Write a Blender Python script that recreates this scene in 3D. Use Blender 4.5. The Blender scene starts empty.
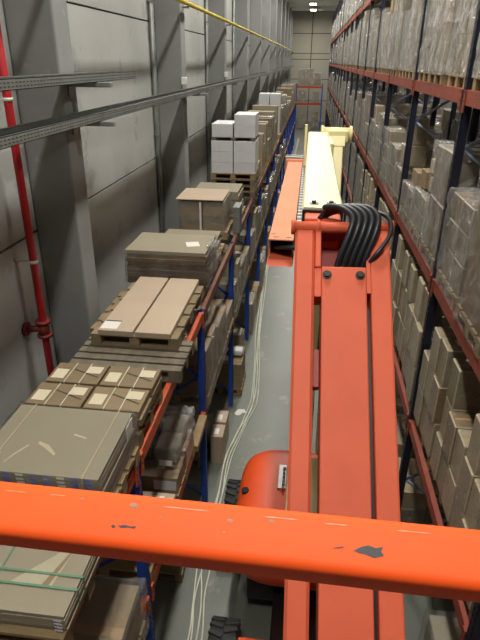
import bpy, bmesh, math, random
from mathutils import Vector, Matrix, noise

rnd = random.Random(11)
sc = bpy.context.scene
COL = sc.collection
H = 6.05                      # eye height above the floor
PI = math.pi

# ------------------------------------------------------------------ materials
def nmat(name):
    m = bpy.data.materials.new(name); m.use_nodes = True
    nt = m.node_tree; nt.nodes.clear()
    out = nt.nodes.new('ShaderNodeOutputMaterial')
    return m, nt, out

def N(nt, t, **kw):
    n = nt.nodes.new(t)
    for k, v in kw.items():
        if k.startswith('i_'):
            n.inputs[k[2:].replace('_', ' ')].default_value = v
        else:
            setattr(n, k, v)
    return n

def ramp(nt, fac, stops):
    r = nt.nodes.new('ShaderNodeValToRGB')
    e = r.color_ramp.elements
    while len(e) < len(stops): e.new(0.5)
    for k, (p, c) in enumerate(stops):
        e[k].position = p; e[k].color = (c[0], c[1], c[2], 1) if not isinstance(c, float) else (c, c, c, 1)
    nt.links.new(fac, r.inputs[0])
    return r.outputs[0]

def srgb(r, g, b):
    f = lambda c: (c/255/12.92 if c/255 <= .04045 else ((c/255+.055)/1.055)**2.4)
    return (f(r), f(g), f(b))

def paint(name, col, rough=.5, metal=0., var=.12, scale=4., bump=0., stain=None, stain_at=.62, spec=.5, coord='Object', rndv=0., stretch=(1, 1, 1), fine=None, stain_scale=None):
    """base colour with soft noise variation, optional stain colour where a second noise passes a threshold"""
    m, nt, out = nmat(name)
    L = nt.links
    b = N(nt, 'ShaderNodeBsdfPrincipled')
    b.inputs['Roughness'].default_value = rough; b.inputs['Metallic'].default_value = metal
    b.inputs['Specular IOR Level'].default_value = spec
    tc = N(nt, 'ShaderNodeTexCoord'); mp = N(nt, 'ShaderNodeMapping'); mp.inputs['Scale'].default_value = stretch
    L.new(tc.outputs[coord], mp.inputs[0])
    n1 = N(nt, 'ShaderNodeTexNoise'); n1.inputs['Scale'].default_value = scale; n1.inputs['Detail'].default_value = 6
    L.new(mp.outputs[0], n1.inputs['Vector'])
    lo = [c*(1-var) for c in col]; hi = [min(1, c*(1+var)) for c in col]
    c = ramp(nt, n1.outputs['Fac'], [(.3, lo), (.7, hi)])
    if stain:
        n2 = N(nt, 'ShaderNodeTexNoise'); n2.inputs['Scale'].default_value = stain_scale or scale*2.3; n2.inputs['Detail'].default_value = 8; n2.inputs['Roughness'].default_value = .65
        L.new(mp.outputs[0], n2.inputs['Vector'])
        f = ramp(nt, n2.outputs['Fac'], [(stain_at, 0.), (stain_at+.06, 1.)])
        mx = N(nt, 'ShaderNodeMix', data_type='RGBA'); L.new(f, mx.inputs[0]); L.new(c, mx.inputs[6]); mx.inputs[7].default_value = (*stain, 1); c = mx.outputs[2]
    if rndv:
        oi = N(nt, 'ShaderNodeObjectInfo'); hs = N(nt, 'ShaderNodeHueSaturation')
        mr = N(nt, 'ShaderNodeMapRange'); mr.inputs['To Min'].default_value = 1-rndv; mr.inputs['To Max'].default_value = 1+rndv
        L.new(oi.outputs['Random'], mr.inputs[0]); L.new(mr.outputs[0], hs.inputs['Value']); L.new(c, hs.inputs['Color']); c = hs.outputs[0]
    L.new(c, b.inputs['Base Color'])
    if bump:
        n3 = N(nt, 'ShaderNodeTexNoise'); n3.inputs['Scale'].default_value = fine or scale*12; n3.inputs['Detail'].default_value = 4
        L.new(mp.outputs[0], n3.inputs['Vector'])
        bp = N(nt, 'ShaderNodeBump'); bp.inputs['Strength'].default_value = bump; bp.inputs['Distance'].default_value = .01
        L.new(n3.outputs['Fac'], bp.inputs['Height']); L.new(bp.outputs[0], b.inputs['Normal'])
    L.new(b.outputs[0], out.inputs[0])
    return m

def film(name, base, crease, rough=.2):
    """stretch film: see-through plastic with milky creases where it is gathered"""
    m, nt, out = nmat(name); L = nt.links
    tc = N(nt, 'ShaderNodeTexCoord'); mp = N(nt, 'ShaderNodeMapping'); mp.inputs['Scale'].default_value = (1.6, 1.6, .8)
    mp.inputs['Rotation'].default_value = (.5, .35, 0)
    oi = N(nt, 'ShaderNodeObjectInfo'); ad = N(nt, 'ShaderNodeVectorMath', operation='ADD')
    sc_ = N(nt, 'ShaderNodeMath', operation='MULTIPLY'); sc_.inputs[1].default_value = 40
    L.new(oi.outputs['Random'], sc_.inputs[0]); L.new(tc.outputs['Object'], ad.inputs[0]); L.new(sc_.outputs[0], ad.inputs[1]); L.new(ad.outputs[0], mp.inputs[0])
    n1 = N(nt, 'ShaderNodeTexNoise', noise_type='RIDGED_MULTIFRACTAL'); n1.inputs['Scale'].default_value = 6.5; n1.inputs['Detail'].default_value = 5; n1.inputs['Distortion'].default_value = 1.4
    L.new(mp.outputs[0], n1.inputs['Vector'])
    n2 = N(nt, 'ShaderNodeTexNoise'); n2.inputs['Scale'].default_value = 2.6; n2.inputs['Detail'].default_value = 3
    L.new(mp.outputs[0], n2.inputs['Vector'])
    n3 = N(nt, 'ShaderNodeTexNoise'); n3.inputs['Scale'].default_value = 8.5; n3.inputs['Detail'].default_value = 5; n3.inputs['Distortion'].default_value = 2.5
    L.new(mp.outputs[0], n3.inputs['Vector'])
    f1 = ramp(nt, n1.outputs['Fac'], [(.5, base), (.8, crease)])
    f2 = ramp(nt, n2.outputs['Fac'], [(.38, .3), (.64, 1.5)])
    f = N(nt, 'ShaderNodeMath', operation='MULTIPLY', use_clamp=True); L.new(f1, f.inputs[0]); L.new(f2, f.inputs[1])
    b = N(nt, 'ShaderNodeBsdfPrincipled'); b.inputs['Base Color'].default_value = (.86, .86, .82, 1); b.inputs['Roughness'].default_value = rough
    bp = N(nt, 'ShaderNodeBump'); bp.inputs['Strength'].default_value = 1.; bp.inputs['Distance'].default_value = .06
    L.new(n3.outputs['Fac'], bp.inputs['Height']); L.new(bp.outputs[0], b.inputs['Normal'])
    t = N(nt, 'ShaderNodeBsdfTransparent'); mx = N(nt, 'ShaderNodeMixShader')
    g = N(nt, 'ShaderNodeBsdfGlossy'); g.inputs['Roughness'].default_value = .24; L.new(bp.outputs[0], g.inputs['Normal'])
    L.new(f.outputs[0], mx.inputs[0]); L.new(t.outputs[0], mx.inputs[1]); L.new(b.outputs[0], mx.inputs[2])
    m2 = N(nt, 'ShaderNodeMixShader'); lw = N(nt, 'ShaderNodeFresnel'); lw.inputs['IOR'].default_value = 1.6
    cl = N(nt, 'ShaderNodeMath', operation='MINIMUM'); cl.inputs[1].default_value = .42; L.new(lw.outputs[0], cl.inputs[0])
    L.new(cl.outputs[0], m2.inputs[0]); L.new(mx.outputs[0], m2.inputs[1]); L.new(g.outputs[0], m2.inputs[2]); L.new(m2.outputs[0], out.inputs[0])
    return m

def emit(name, col, s):
    m, nt, out = nmat(name)
    e = N(nt, 'ShaderNodeEmission'); e.inputs[0].default_value = (*col, 1); e.inputs[1].default_value = s
    nt.links.new(e.outputs[0], out.inputs[0]); return m

M = {}
M['panel'] = paint('panel_concrete', srgb(170, 171, 167), .85, var=.10, scale=.8, bump=.15, stain=srgb(154, 155, 151), stain_at=.58)
M['column'] = paint('column_concrete', srgb(134, 136, 134), .8, var=.12, scale=1.2, bump=.12, stain=srgb(150, 152, 149), stain_at=.66)
M['joint'] = paint('joint_dark', srgb(60, 58, 54), .9)
M['floor'] = paint('floor_concrete', srgb(108, 112, 102), .36, var=.16, scale=.45, bump=.04, stain=srgb(132, 134, 124), stain_at=.6, stain_scale=1.7)
M['ceil'] = paint('ceiling_sheet', srgb(205, 205, 200), .7, var=.08, scale=.4)
M['endwall'] = paint('end_wall_panel', srgb(172, 167, 152), .85, var=.1, scale=.3)
M['blue'] = paint('rack_blue', srgb(30, 72, 165), .45, var=.12, scale=5, stain=srgb(50, 70, 110), stain_at=.7)
M['navy'] = paint('rack_navy', srgb(28, 33, 50), .42, var=.15, scale=5)
M['brace'] = paint('brace_steel', srgb(140, 152, 178), .4, .3, var=.15, scale=6)
M['hole'] = paint('slot_dark', srgb(14, 16, 24), .9)
M['beam_o'] = paint('beam_orange', srgb(196, 86, 46), .5, var=.1, scale=3, stain=srgb(120, 70, 48), stain_at=.68)
M['beam_r'] = paint('beam_red', srgb(140, 66, 50), .5, var=.14, scale=3, stain=srgb(104, 62, 48), stain_at=.64)
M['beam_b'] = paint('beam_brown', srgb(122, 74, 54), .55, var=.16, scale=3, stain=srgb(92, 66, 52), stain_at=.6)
M['wood'] = paint('pallet_wood', srgb(150, 128, 92), .8, var=.2, scale=3, stretch=(1, 4, 4), bump=.2, rndv=.18)
M['wood_mid'] = paint('pallet_wood_grey', srgb(136, 120, 92), .85, var=.22, scale=3, stretch=(1, 4, 4), bump=.2)
M['wood_dark'] = paint('pallet_wood_weathered', srgb(108, 100, 84), .85, var=.25, scale=3, stretch=(4, 1, 4), bump=.25, rndv=.12)
M['kraft'] = paint('kraft_board', srgb(150, 132, 106), .7, var=.07, scale=2, rndv=.12)
M['kraft2'] = paint('kraft_board_brown', srgb(132, 114, 84), .7, var=.07, scale=2, rndv=.14)
M['kraftg'] = paint('kraft_board_grey', srgb(144, 135, 114), .7, var=.06, scale=1.5, rndv=.05)
M['kraftt'] = paint('kraft_board_tan', srgb(182, 163, 140), .65, var=.05, scale=1.5, rndv=.04)
M['kraftm'] = paint('kraft_board_torn', srgb(138, 131, 110), .68, var=.06, scale=1.5, stain=srgb(166, 154, 122), stain_at=.68, stain_scale=5)
def coated(name, col):
    m = paint(name, col, .6, var=.14, scale=3, rndv=.16)
    nt = m.node_tree; b = [n for n in nt.nodes if n.type == 'BSDF_PRINCIPLED'][0]
    b.inputs['Coat Weight'].default_value = .9; b.inputs['Coat Roughness'].default_value = .22
    tc = [n for n in nt.nodes if n.type == 'TEX_COORD'][0]
    n = N(nt, 'ShaderNodeTexNoise'); n.inputs['Scale'].default_value = 3; n.inputs['Detail'].default_value = 4; n.inputs['Distortion'].default_value = 2
    nt.links.new(tc.outputs['Object'], n.inputs['Vector'])
    bp = N(nt, 'ShaderNodeBump'); bp.inputs['Strength'].default_value = .9; bp.inputs['Distance'].default_value = .1
    nt.links.new(n.outputs['Fac'], bp.inputs['Height']); nt.links.new(bp.outputs[0], b.inputs['Coat Normal'])
    return m
M['boardf1'] = coated('wrapped_board_grey', srgb(134, 124, 100)); M['boardf2'] = coated('wrapped_board_brown', srgb(126, 106, 80)); M['boardf3'] = coated('wrapped_board_pale', srgb(150, 138, 112))
M['filmedge'] = paint('film_edge', srgb(180, 168, 142), .35, var=.2, scale=6)
M['cbside'] = paint('corrugated_edge', srgb(116, 98, 76), .85, var=.3, scale=3, stretch=(1, 1, 30))
M['white'] = paint('white_board', srgb(214, 214, 216), .6, var=.04, scale=2, rndv=.05)
M['label'] = paint('paper_label', srgb(225, 222, 214), .6, var=.04, scale=6)
M['label2'] = paint('paper_label_buff', srgb(206, 196, 168), .65, var=.06, scale=6)
M['tape'] = paint('packing_tape', srgb(172, 142, 100), .25, var=.06, scale=5)
M['ink'] = paint('print_ink', srgb(44, 42, 46), .6)
M['inkblue'] = paint('print_ink_blue', srgb(96, 104, 190), .6)
M['inkred'] = paint('print_ink_red', srgb(196, 60, 40), .6)
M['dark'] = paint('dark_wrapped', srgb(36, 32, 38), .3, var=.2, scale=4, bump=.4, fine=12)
M['scuff'] = paint('torn_board', srgb(186, 174, 142), .8)
M['pouch'] = paint('pouch_film', srgb(170, 162, 138), .35)
M['strapg'] = paint('strap_green', srgb(92, 132, 104), .5)
M['strapb'] = paint('strap_buff', srgb(172, 160, 130), .5)
M['strapw'] = paint('strap_white', srgb(205, 200, 184), .4)
M['film_heavy'] = film('stretch_film_heavy', .24, 1., .32)
M['film'] = film('stretch_film', .18, .9, .3)
M['film_thin'] = film('stretch_film_thin', .07, .5, .3)
M['rail'] = paint('rail_orange', srgb(240, 88, 30), .6, var=.05, scale=6, stain=srgb(150, 112, 92), stain_at=.735, stain_scale=26, bump=.03, spec=.25)
M['jib'] = paint('jib_orange', srgb(220, 102, 70), .55, var=.06, scale=3, stain=srgb(150, 84, 66), stain_at=.735, stain_scale=24, spec=.3)
M['arm'] = paint('arm_salmon', srgb(224, 144, 110), .7, var=.05, scale=3, spec=.2)
M['hood'] = paint('hood_orange', srgb(238, 88, 36), .4, var=.06, scale=3)
M['redin'] = paint('inner_red', srgb(150, 44, 32), .5, var=.12, scale=4)
M['cream'] = paint('boom_cream', srgb(236, 226, 170), .45, var=.03, scale=3)
M['steel'] = paint('steel', srgb(150, 150, 148), .35, .8, var=.15, scale=8)
M['galv'] = paint('galvanised', srgb(142, 146, 142), .45, .5, var=.18, scale=7)
M['galvd'] = paint('galvanised_holes', srgb(70, 74, 74), .6, .3)
M['bolt'] = paint('bolt_dark', srgb(58, 52, 50), .35, .7)
M['hose'] = paint('hose_rubber', srgb(34, 36, 40), .38, var=.1, scale=10)
M['tyre'] = paint('tyre_rubber', srgb(42, 44, 42), .7, var=.2, scale=8)
M['rim'] = paint('wheel_rim', srgb(190, 184, 160), .5)
M['redpipe'] = paint('red_pipe', srgb(176, 30, 36), .4, var=.08, scale=4)
M['rust'] = paint('red_fitting', srgb(112, 40, 34), .6, var=.2, scale=10)
M['yellow'] = paint('yellow_pipe', srgb(196, 176, 70), .45)
M['cable'] = paint('cable_white', srgb(214, 216, 196), .5)
M['black'] = paint('black_part', srgb(22, 20, 22), .5)
M['lamp'] = emit('lamp_diffuser', (1., .95, .84), 14)
M['worn_glint'] = paint('worn_primer_glint', srgb(240, 128, 84), .5)  # worn primer with the edge highlight mixed into its colour
M['chip'] = paint('chip_primer', srgb(158, 120, 98), .7)
M['platform'] = paint('platform_steel', srgb(110, 110, 108), .6, .4)

# ------------------------------------------------------------------ mesh helpers
class MB:
    def __init__(s): s.bm = bmesh.new()
    def box(s, x0, x1, y0, y1, z0, z1, m=0, bev=0., mat=None, seg=2):
        vs = [s.bm.verts.new((x, y, z)) for x in (x0, x1) for y in (y0, y1) for z in (z0, z1)]
        fs = []
        for q in ((0, 1, 3, 2), (4, 6, 7, 5), (0, 4, 5, 1), (2, 3, 7, 6), (0, 2, 6, 4), (1, 5, 7, 3)):
            f = s.bm.faces.new([vs[i] for i in q]); f.material_index = m; fs.append(f)
        if mat is not None:
            for v in vs: v.co = mat @ v.co
        if bev:
            es = list({e for f in fs for e in f.edges})
            r = bmesh.ops.bevel(s.bm, geom=es, offset=bev, segments=seg, affect='EDGES', profile=.5)
            for f in r['faces']: f.material_index = m
        return s
    def edge_box(s, x0, x1, y0, y1, z0, z1, b, m_edge):
        n0 = len(s.bm.faces); s.bm.faces.ensure_lookup_table(); s.box(x0, x1, y0, y1, z0, z1, 0)
        s.bm.faces.ensure_lookup_table(); fs = s.bm.faces[n0:]; es = list({e for f in fs for e in f.edges})
        r = bmesh.ops.bevel(s.bm, geom=es, offset=b, segments=1, affect='EDGES', profile=.5)
        for f in r['faces']: f.material_index = m_edge
        return s
    def prism(s, poly, axis, a, b, m=0, mat=None, bev=0.):
        """poly: list of 2-D points in the plane across AXIS, swept from a to b"""
        def P(p, t):
            return {'x': (t, p[0], p[1]), 'y': (p[0], t, p[1]), 'z': (p[0], p[1], t)}[axis]
        A = [s.bm.verts.new(P(p, a)) for p in poly]; B = [s.bm.verts.new(P(p, b)) for p in poly]
        if mat is not None:
            for v in A+B: v.co = mat @ v.co
        fs = [s.bm.faces.new(A), s.bm.faces.new(B[::-1])]
        n = len(poly)
        for i in range(n): fs.append(s.bm.faces.new((A[i], B[i], B[(i+1) % n], A[(i+1) % n])))
        for f in fs: f.material_index = m
        bmesh.ops.recalc_face_normals(s.bm, faces=fs)
        if bev:
            es = list({e for f in fs[:2] for e in f.edges})
            r = bmesh.ops.bevel(s.bm, geom=es, offset=bev, segments=2, affect='EDGES', profile=.5)
            for f in r['faces']: f.material_index = m
        return s
    def tube(s, pts, r, n=8, m=0, caps=True, mat=None, smooth=True):
        pts = [Vector(p) for p in pts]
        if mat is not None: pts = [mat @ p for p in pts]
        rings = []; prev = None
        for i, p in enumerate(pts):
            t = (pts[min(i+1, len(pts)-1)]-pts[max(i-1, 0)]).normalized()
            if prev is None:
                ref = Vector((0, 0, 1)) if abs(t.z) < .9 else Vector((1, 0, 0))
                u = t.cross(ref).normalized()
            else:
                u = (prev - t*prev.dot(t)).normalized()
            prev = u; v = t.cross(u)
            rr = r[i] if isinstance(r, (list, tuple)) else r
            rings.append([s.bm.verts.new(p+(u*math.cos(2*PI*k/n)+v*math.sin(2*PI*k/n))*rr) for k in range(n)])
        for a, b in zip(rings, rings[1:]):
            for k in range(n):
                f = s.bm.faces.new((a[k], a[(k+1) % n], b[(k+1) % n], b[k])); f.material_index = m; f.smooth = smooth
        if caps:
            for q in (rings[0][::-1], rings[-1]):
                f = s.bm.faces.new(q); f.material_index = m
        return s
    def lathe(s, prof, axis, c, n=24, m=0):
        """prof: (offset along axis, radius)"""
        rings = []
        for a, r in prof:
            ring = []
            for k in range(n):
                t = 2*PI*k/n
                if axis == 'x': p = (c[0]+a, c[1]+r*math.cos(t), c[2]+r*math.sin(t))
                elif axis == 'y': p = (c[0]+r*math.sin(t), c[1]+a, c[2]+r*math.cos(t))
                else: p = (c[0]+r*math.cos(t), c[1]+r*math.sin(t), c[2]+a)
                ring.append(s.bm.verts.new(p))
            rings.append(ring)
        for A, B in zip(rings, rings[1:]):
            for k in range(n):
                f = s.bm.faces.new((A[k], A[(k+1) % n], B[(k+1) % n], B[k])); f.material_index = m; f.smooth = True
        for q in (rings[0][::-1], rings[-1]): s.bm.faces.new(q).material_index = m
        return s
    def quad(s, pts, m=0):
        f = s.bm.faces.new([s.bm.verts.new(p) for p in pts]); f.material_index = m; return s
    def mesh(s, name, mats, recalc=True):
        if recalc: bmesh.ops.recalc_face_normals(s.bm, faces=s.bm.faces[:])
        me = bpy.data.meshes.new(name); s.bm.to_mesh(me); s.bm.free()
        for m in (mats if isinstance(mats, (list, tuple)) else [mats]): me.materials.append(m)
        return me
    def build(s, name, mats, parent=None, loc=None):
        return link(name, s.mesh(name, mats), parent, loc)

def link(name, me, parent=None, loc=None, scale=None, rz=None):
    o = bpy.data.objects.new(name, me); COL.objects.link(o)
    if parent is not None: o.parent = parent
    if loc is not None: o.location = loc
    if scale is not None: o.scale = scale
    if rz is not None: o.rotation_euler = (0, 0, rz)
    return o

LABELS = {}
def tag(o, label, cat, group=None):
    o['label'] = label; o['category'] = cat
    if group: o['group'] = group
    if label in LABELS: print('DUPLICATE LABEL', label)
    LABELS[label] = 1
    return o
def thing(name, label, cat, loc=(0, 0, 0), group=None, rz=0):
    o = link(name, None, None, loc, rz=rz); return tag(o, label, cat, group)
def struct(name, mb, mats):
    o = mb.build(name, mats); o['kind'] = 'structure'; return o

def smooth_pts(pts, k=8):
    P = [Vector(p) for p in pts]; P = [P[0]*2-P[1]] + P + [P[-1]*2-P[-2]]
    out = []
    for i in range(1, len(P)-2):
        a, b, c, d = P[i-1:i+3]
        for j in range(k):
            t = j/k
            out.append(.5*((2*b)+(c-a)*t+(2*a-5*b+4*c-d)*t*t+(3*b-a-3*c+d)*t**3))
    out.append(P[-2]); return out

# ------------------------------------------------------------------ camera
cam = bpy.data.cameras.new('camera'); co = bpy.data.objects.new('camera', cam); COL.objects.link(co)
r_ = Vector((0.99262921, -0.05996811, -0.10531422)); f_ = Vector((0.12083231, 0.42291309, 0.89807799)); u_ = Vector((0.00931728, 0.9041838, -0.42704197))
# rows are the world axes in camera coordinates (right, up, forward)
cx = Vector((r_[0], f_[0], u_[0])); cy = Vector((r_[1], f_[1], u_[1])); cz = -Vector((r_[2], f_[2], u_[2]))
co.matrix_world = Matrix(((cx[0], cy[0], cz[0], 0), (cx[1], cy[1], cz[1], 0), (cx[2], cy[2], cz[2], H), (0, 0, 0, 1)))
cam.sensor_fit = 'VERTICAL'; cam.sensor_height = 24.; cam.lens = 24.*550/640
cam.clip_start = .05; cam.clip_end = 300
sc.camera = co

# ------------------------------------------------------------------ the hall
WX = -2.77                     # left wall face
YN, YE = -3., 64.
ZC = H+4.9
mb = MB(); mb.box(WX-.4, 11, YN, YE+.4, -.2, 0); struct('floor', mb, M['floor'])
mb = MB(); mb.box(WX-.4, 11, YN, YE+.4, ZC, ZC+.2)
for y in range(0, 64, 5):
    mb.box(WX, 11, y+.3, y+.6, ZC-.55, ZC)
struct('ceiling', mb, M['ceil'])
colY = [.1+5.2*k for k in range(-1, 13)]
mb = MB(); mb.box(WX-.3, WX-.03, YN, YE, 0, ZC, 1)
zj = [0, 2.32, 4.42, 6.62, 8.7, ZC]
for a, b in zip(colY, colY[1:]):
    for z0, z1 in zip(zj, zj[1:]):
        mb.box(WX-.06, WX, a+.18, b+.16, z0+.012, z1-.012, 0)
mb.box(WX-.06, WX, colY[-1]+.18, YE, 0, ZC, 0)
struct('wall_left', mb, [M['panel'], M['joint']])
for k, y in enumerate(colY[1:]):
    mb = MB(); mb.box(WX, -2.31, y, y+.35, 0, ZC-.55, 0, .02)
    struct('concrete_column', mb, M['column'])
mb = MB(); mb.box(WX, 11, YE+.05, YE+.3, 0, ZC, 1)
xs = [WX, -.35, 2.4, 5.2, 8, 11]; zz = [0, 2.2, 4.3, 6.2, 6.75, 8.6, ZC]
for a, b in zip(xs, xs[1:]):
    for z0, z1 in zip(zz, zz[1:]): mb.box(a+.04, b-.04, YE-.02, YE+.1, z0+.03, z1-.03, 0)
struct('wall_back', mb, [M['endwall'], M['joint']])
mb = MB(); mb.box(10.8, 11, YN, YE, 0, ZC); struct('wall_right', mb, M['panel'])

# ceiling lamps
def lamp(x, y, word):
    t = thing('ceiling_lamp', word, 'ceiling lamp', (x, y, ZC-.55), 'hall ceiling lamps')
    MB().box(-.3, .3, -.75, .75, -.02, .1, 0, .02).build('housing', M['galv'], t)
    MB().box(-.26, .26, -.7, .7, -.045, -.021, 0).build('diffuser', M['lamp'], t)
    MB().box(-.02, .02, -.5, -.46, .1, .55).box(-.02, .02, .46, .5, .1, .55).build('hanger', M['steel'], t)
    l = bpy.data.lights.new('lamp_light', 'AREA'); l.shape = 'RECTANGLE'; l.size = .35; l.size_y = 1.4; l.energy = LAMP_W; l.color = (1., .965, .9); l.spread = PI*.95
    o = bpy.data.objects.new('lamp_light', l); COL.objects.link(o); o.location = (x, y, ZC-.62)
LAMP_W = 270
ORD = ['first', 'second', 'third', 'fourth', 'fifth', 'sixth', 'seventh', 'eighth', 'ninth', 'tenth', 'eleventh', 'twelfth', 'thirteenth', 'fourteenth', 'fifteenth', 'sixteenth', 'seventeenth', 'eighteenth', 'nineteenth', 'twentieth', 'twenty-first', 'twenty-second', 'twenty-third', 'twenty-fourth', 'twenty-fifth', 'twenty-sixth', 'twenty-seventh', 'twenty-eighth', 'twenty-ninth', 'thirtieth', 'thirty-first', 'thirty-second', 'thirty-third', 'thirty-fourth', 'thirty-fifth', 'thirty-sixth']
for k, y in enumerate([-.5, 5.5, 11.5, 17.5, 23.5, 29.5, 35.5, 41.5, 47.5, 53.5, 59.5]):
    lamp(-.35, y, 'flat grey ceiling lamp over the main aisle, %s from the camera end' % ORD[k])
for k, y in enumerate([4, 12, 20, 32, 46]):
    lamp(5.2, y, 'flat grey ceiling lamp over the aisle behind the right rack, %s of that row' % ORD[k])

# ------------------------------------------------------------------ wall services
def tray(name, label, x0, x1, z, y0, y1):
    t = thing(name, label, 'cable tray', (0, 0, 0))
    mb = MB()
    mb.box(x0, x1, y0, y1, z, z+.006, 0).box(x0, x0+.006, y0, y1, z, z+.075, 0).box(x1-.006, x1, y0, y1, z, z+.075, 0)
    mb.box(x1-.02, x1, y0, y1, z+.069, z+.075, 0).box(x0, x0+.02, y0, y1, z+.069, z+.075, 0)
    mb.build('tray_channel', M['galv'], t)
    mb = MB(); y = max(y0, 3.)
    while y < min(y1, 16):
        for zz_ in (.02, .045): mb.box(x1+.0005, x1+.002, y, y+.03, z+zz_, z+zz_+.009, 0)
        y += .055
    o = mb.build('slot_row', M['galvd'], t); o['kind'] = 'stuff'
    return t
t1 = tray('cable_tray', 'long perforated cable tray running along the columns to the far wall', -2.28, -2.02, H-.55, .5, 62)
t2 = tray('cable_tray', 'short upper cable tray ending between the first and second concrete column', -2.28, -2.02, H-.2, .5, 6.7)
cab = MB()
for k in range(4):
    cab.tube(smooth_pts([(-2.25+.05*k+.01*math.sin(y*1.3+k), y, H-.527+.004*k) for y in range(1, 60, 3)], 3), .011, 6)
tag(cab.build('tray_cables', M['hose']), 'dark cables lying in the long cable tray', 'cable', None)['kind'] = 'stuff'
for k, y in enumerate(colY[1:12]):
    for tr, z in ((t2, H-.2), (t1, H-.55)):
        if tr is t2 and k > 1: continue
        a = MB().box(0, .42, -.03, .03, -.045, -.002, 0, .004).build('bracket_arm', M['galv'], tr, (-2.308, y+.17, z))
        MB().box(.002, .014, -.05, .05, -.13, .06, 0).build('wall_plate', M['galv'], a)
yp = thing('gas_pipe', 'thin yellow pipe running high along the columns', 'pipe')
MB().tube([(-2.2, .5, H+.86), (-2.2, 30, H+.88), (-2.2, 63.9, H+.9)], .035, 10).build('pipe', M['yellow'], yp)
for y in colY[1:]:
    MB().box(-2.308, -2.19, y+.16, y+.19, H+.8, H+.83).box(-2.215, -2.185, y+.15, y+.2, H+.8, H+.845).build('clip', M['galv'], yp)

rp = thing('sprinkler_pipe', 'red vertical pipe beside the first concrete column', 'pipe', (0, 0, 0))
MB().tube([(-2.58, 4.78, .01), (-2.58, 4.78, 10)], .037, 14).build('riser', M['redpipe'], rp)
zf = H-2.5
mb = MB(); mb.tube([(-2.58, 4.78, zf-.08), (-2.58, 4.78, zf+.08)], .055, 12)
for d in (-.075, .075): mb.tube([(-2.58, 4.78, zf+d-.016), (-2.58, 4.78, zf+d+.016)], .075, 12)
mb.tube([(-2.58, 4.78, zf), (-2.73, 4.74, zf)], .035, 12).tube([(-2.735, 4.74, zf), (-2.755, 4.74, zf)], .075, 12)
mb.build('valve_fitting', M['rust'], rp)
for z in (H-1.78, H-.32): MB().tube([(-2.58, 4.78, z-.014), (-2.58, 4.78, z+.014)], .045, 12).box(-2.766, -2.6, 4.775, 4.79, z-.008, z+.008).build('clamp', M['label'], rp)
for k, y in enumerate([10.12, 15.36, 20.5]):
    t = thing('conduit', 'pale vertical conduit on the wall before the %s concrete column' % ORD[k+1], 'pipe', (WX+.05, y, 0), 'wall conduits')
    MB().tube([(0, 0, .01), (0, 0, 10)], .045, 10).build('pipe', M['galv'], t)
    for z in (4.8, 6.9, 9): MB().box(-.048, .05, -.06, .06, z, z+.03).build('clip', M['steel'], t)
for k, (y, w) in enumerate(((10.44, 'pale'), (15.66, 'small'))):
    t = thing('junction_box', '%s junction box above the tray on the %s column' % (w, ORD[k+1]), 'junction box', (-2.33, y, H-.4), 'junction boxes')
    MB().box(.022, .1, -.05, .05, 0, .12, 0, .008).build('box_body', M['label'], t)
    MB().box(.1005, .108, -.042, .042, .008, .112, 0, .003).build('lid', M['white'], t)

# ------------------------------------------------------------------ racking
def post_mesh(h, w, d, sgn, holes, body):
    """upright with its open side towards the rack; slots on the aisle face"""
    mb = MB()
    x0, x1 = (0, d) if sgn > 0 else (-d, 0)
    face = x0 if sgn > 0 else x1
    mb.box(min(face, face+sgn*.012), max(face, face+sgn*.012), -w/2, w/2, 0, h, 0)
    mb.box(x0, x1, -w/2, -w/2+.01, 0, h, 0).box(x0, x1, w/2-.01, w/2, 0, h, 0)
    if holes:
        z = .2
        while z < h-.1:
            for yy in (-.02, .02):
                a = face-sgn*.001; mb.box(min(a, face-sgn*.0002), max(a, face-sgn*.0002), yy-.006, yy+.006, z, z+.03, 1)
            z += .075
    return mb.mesh('post_mesh', [body, M['hole']])

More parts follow.
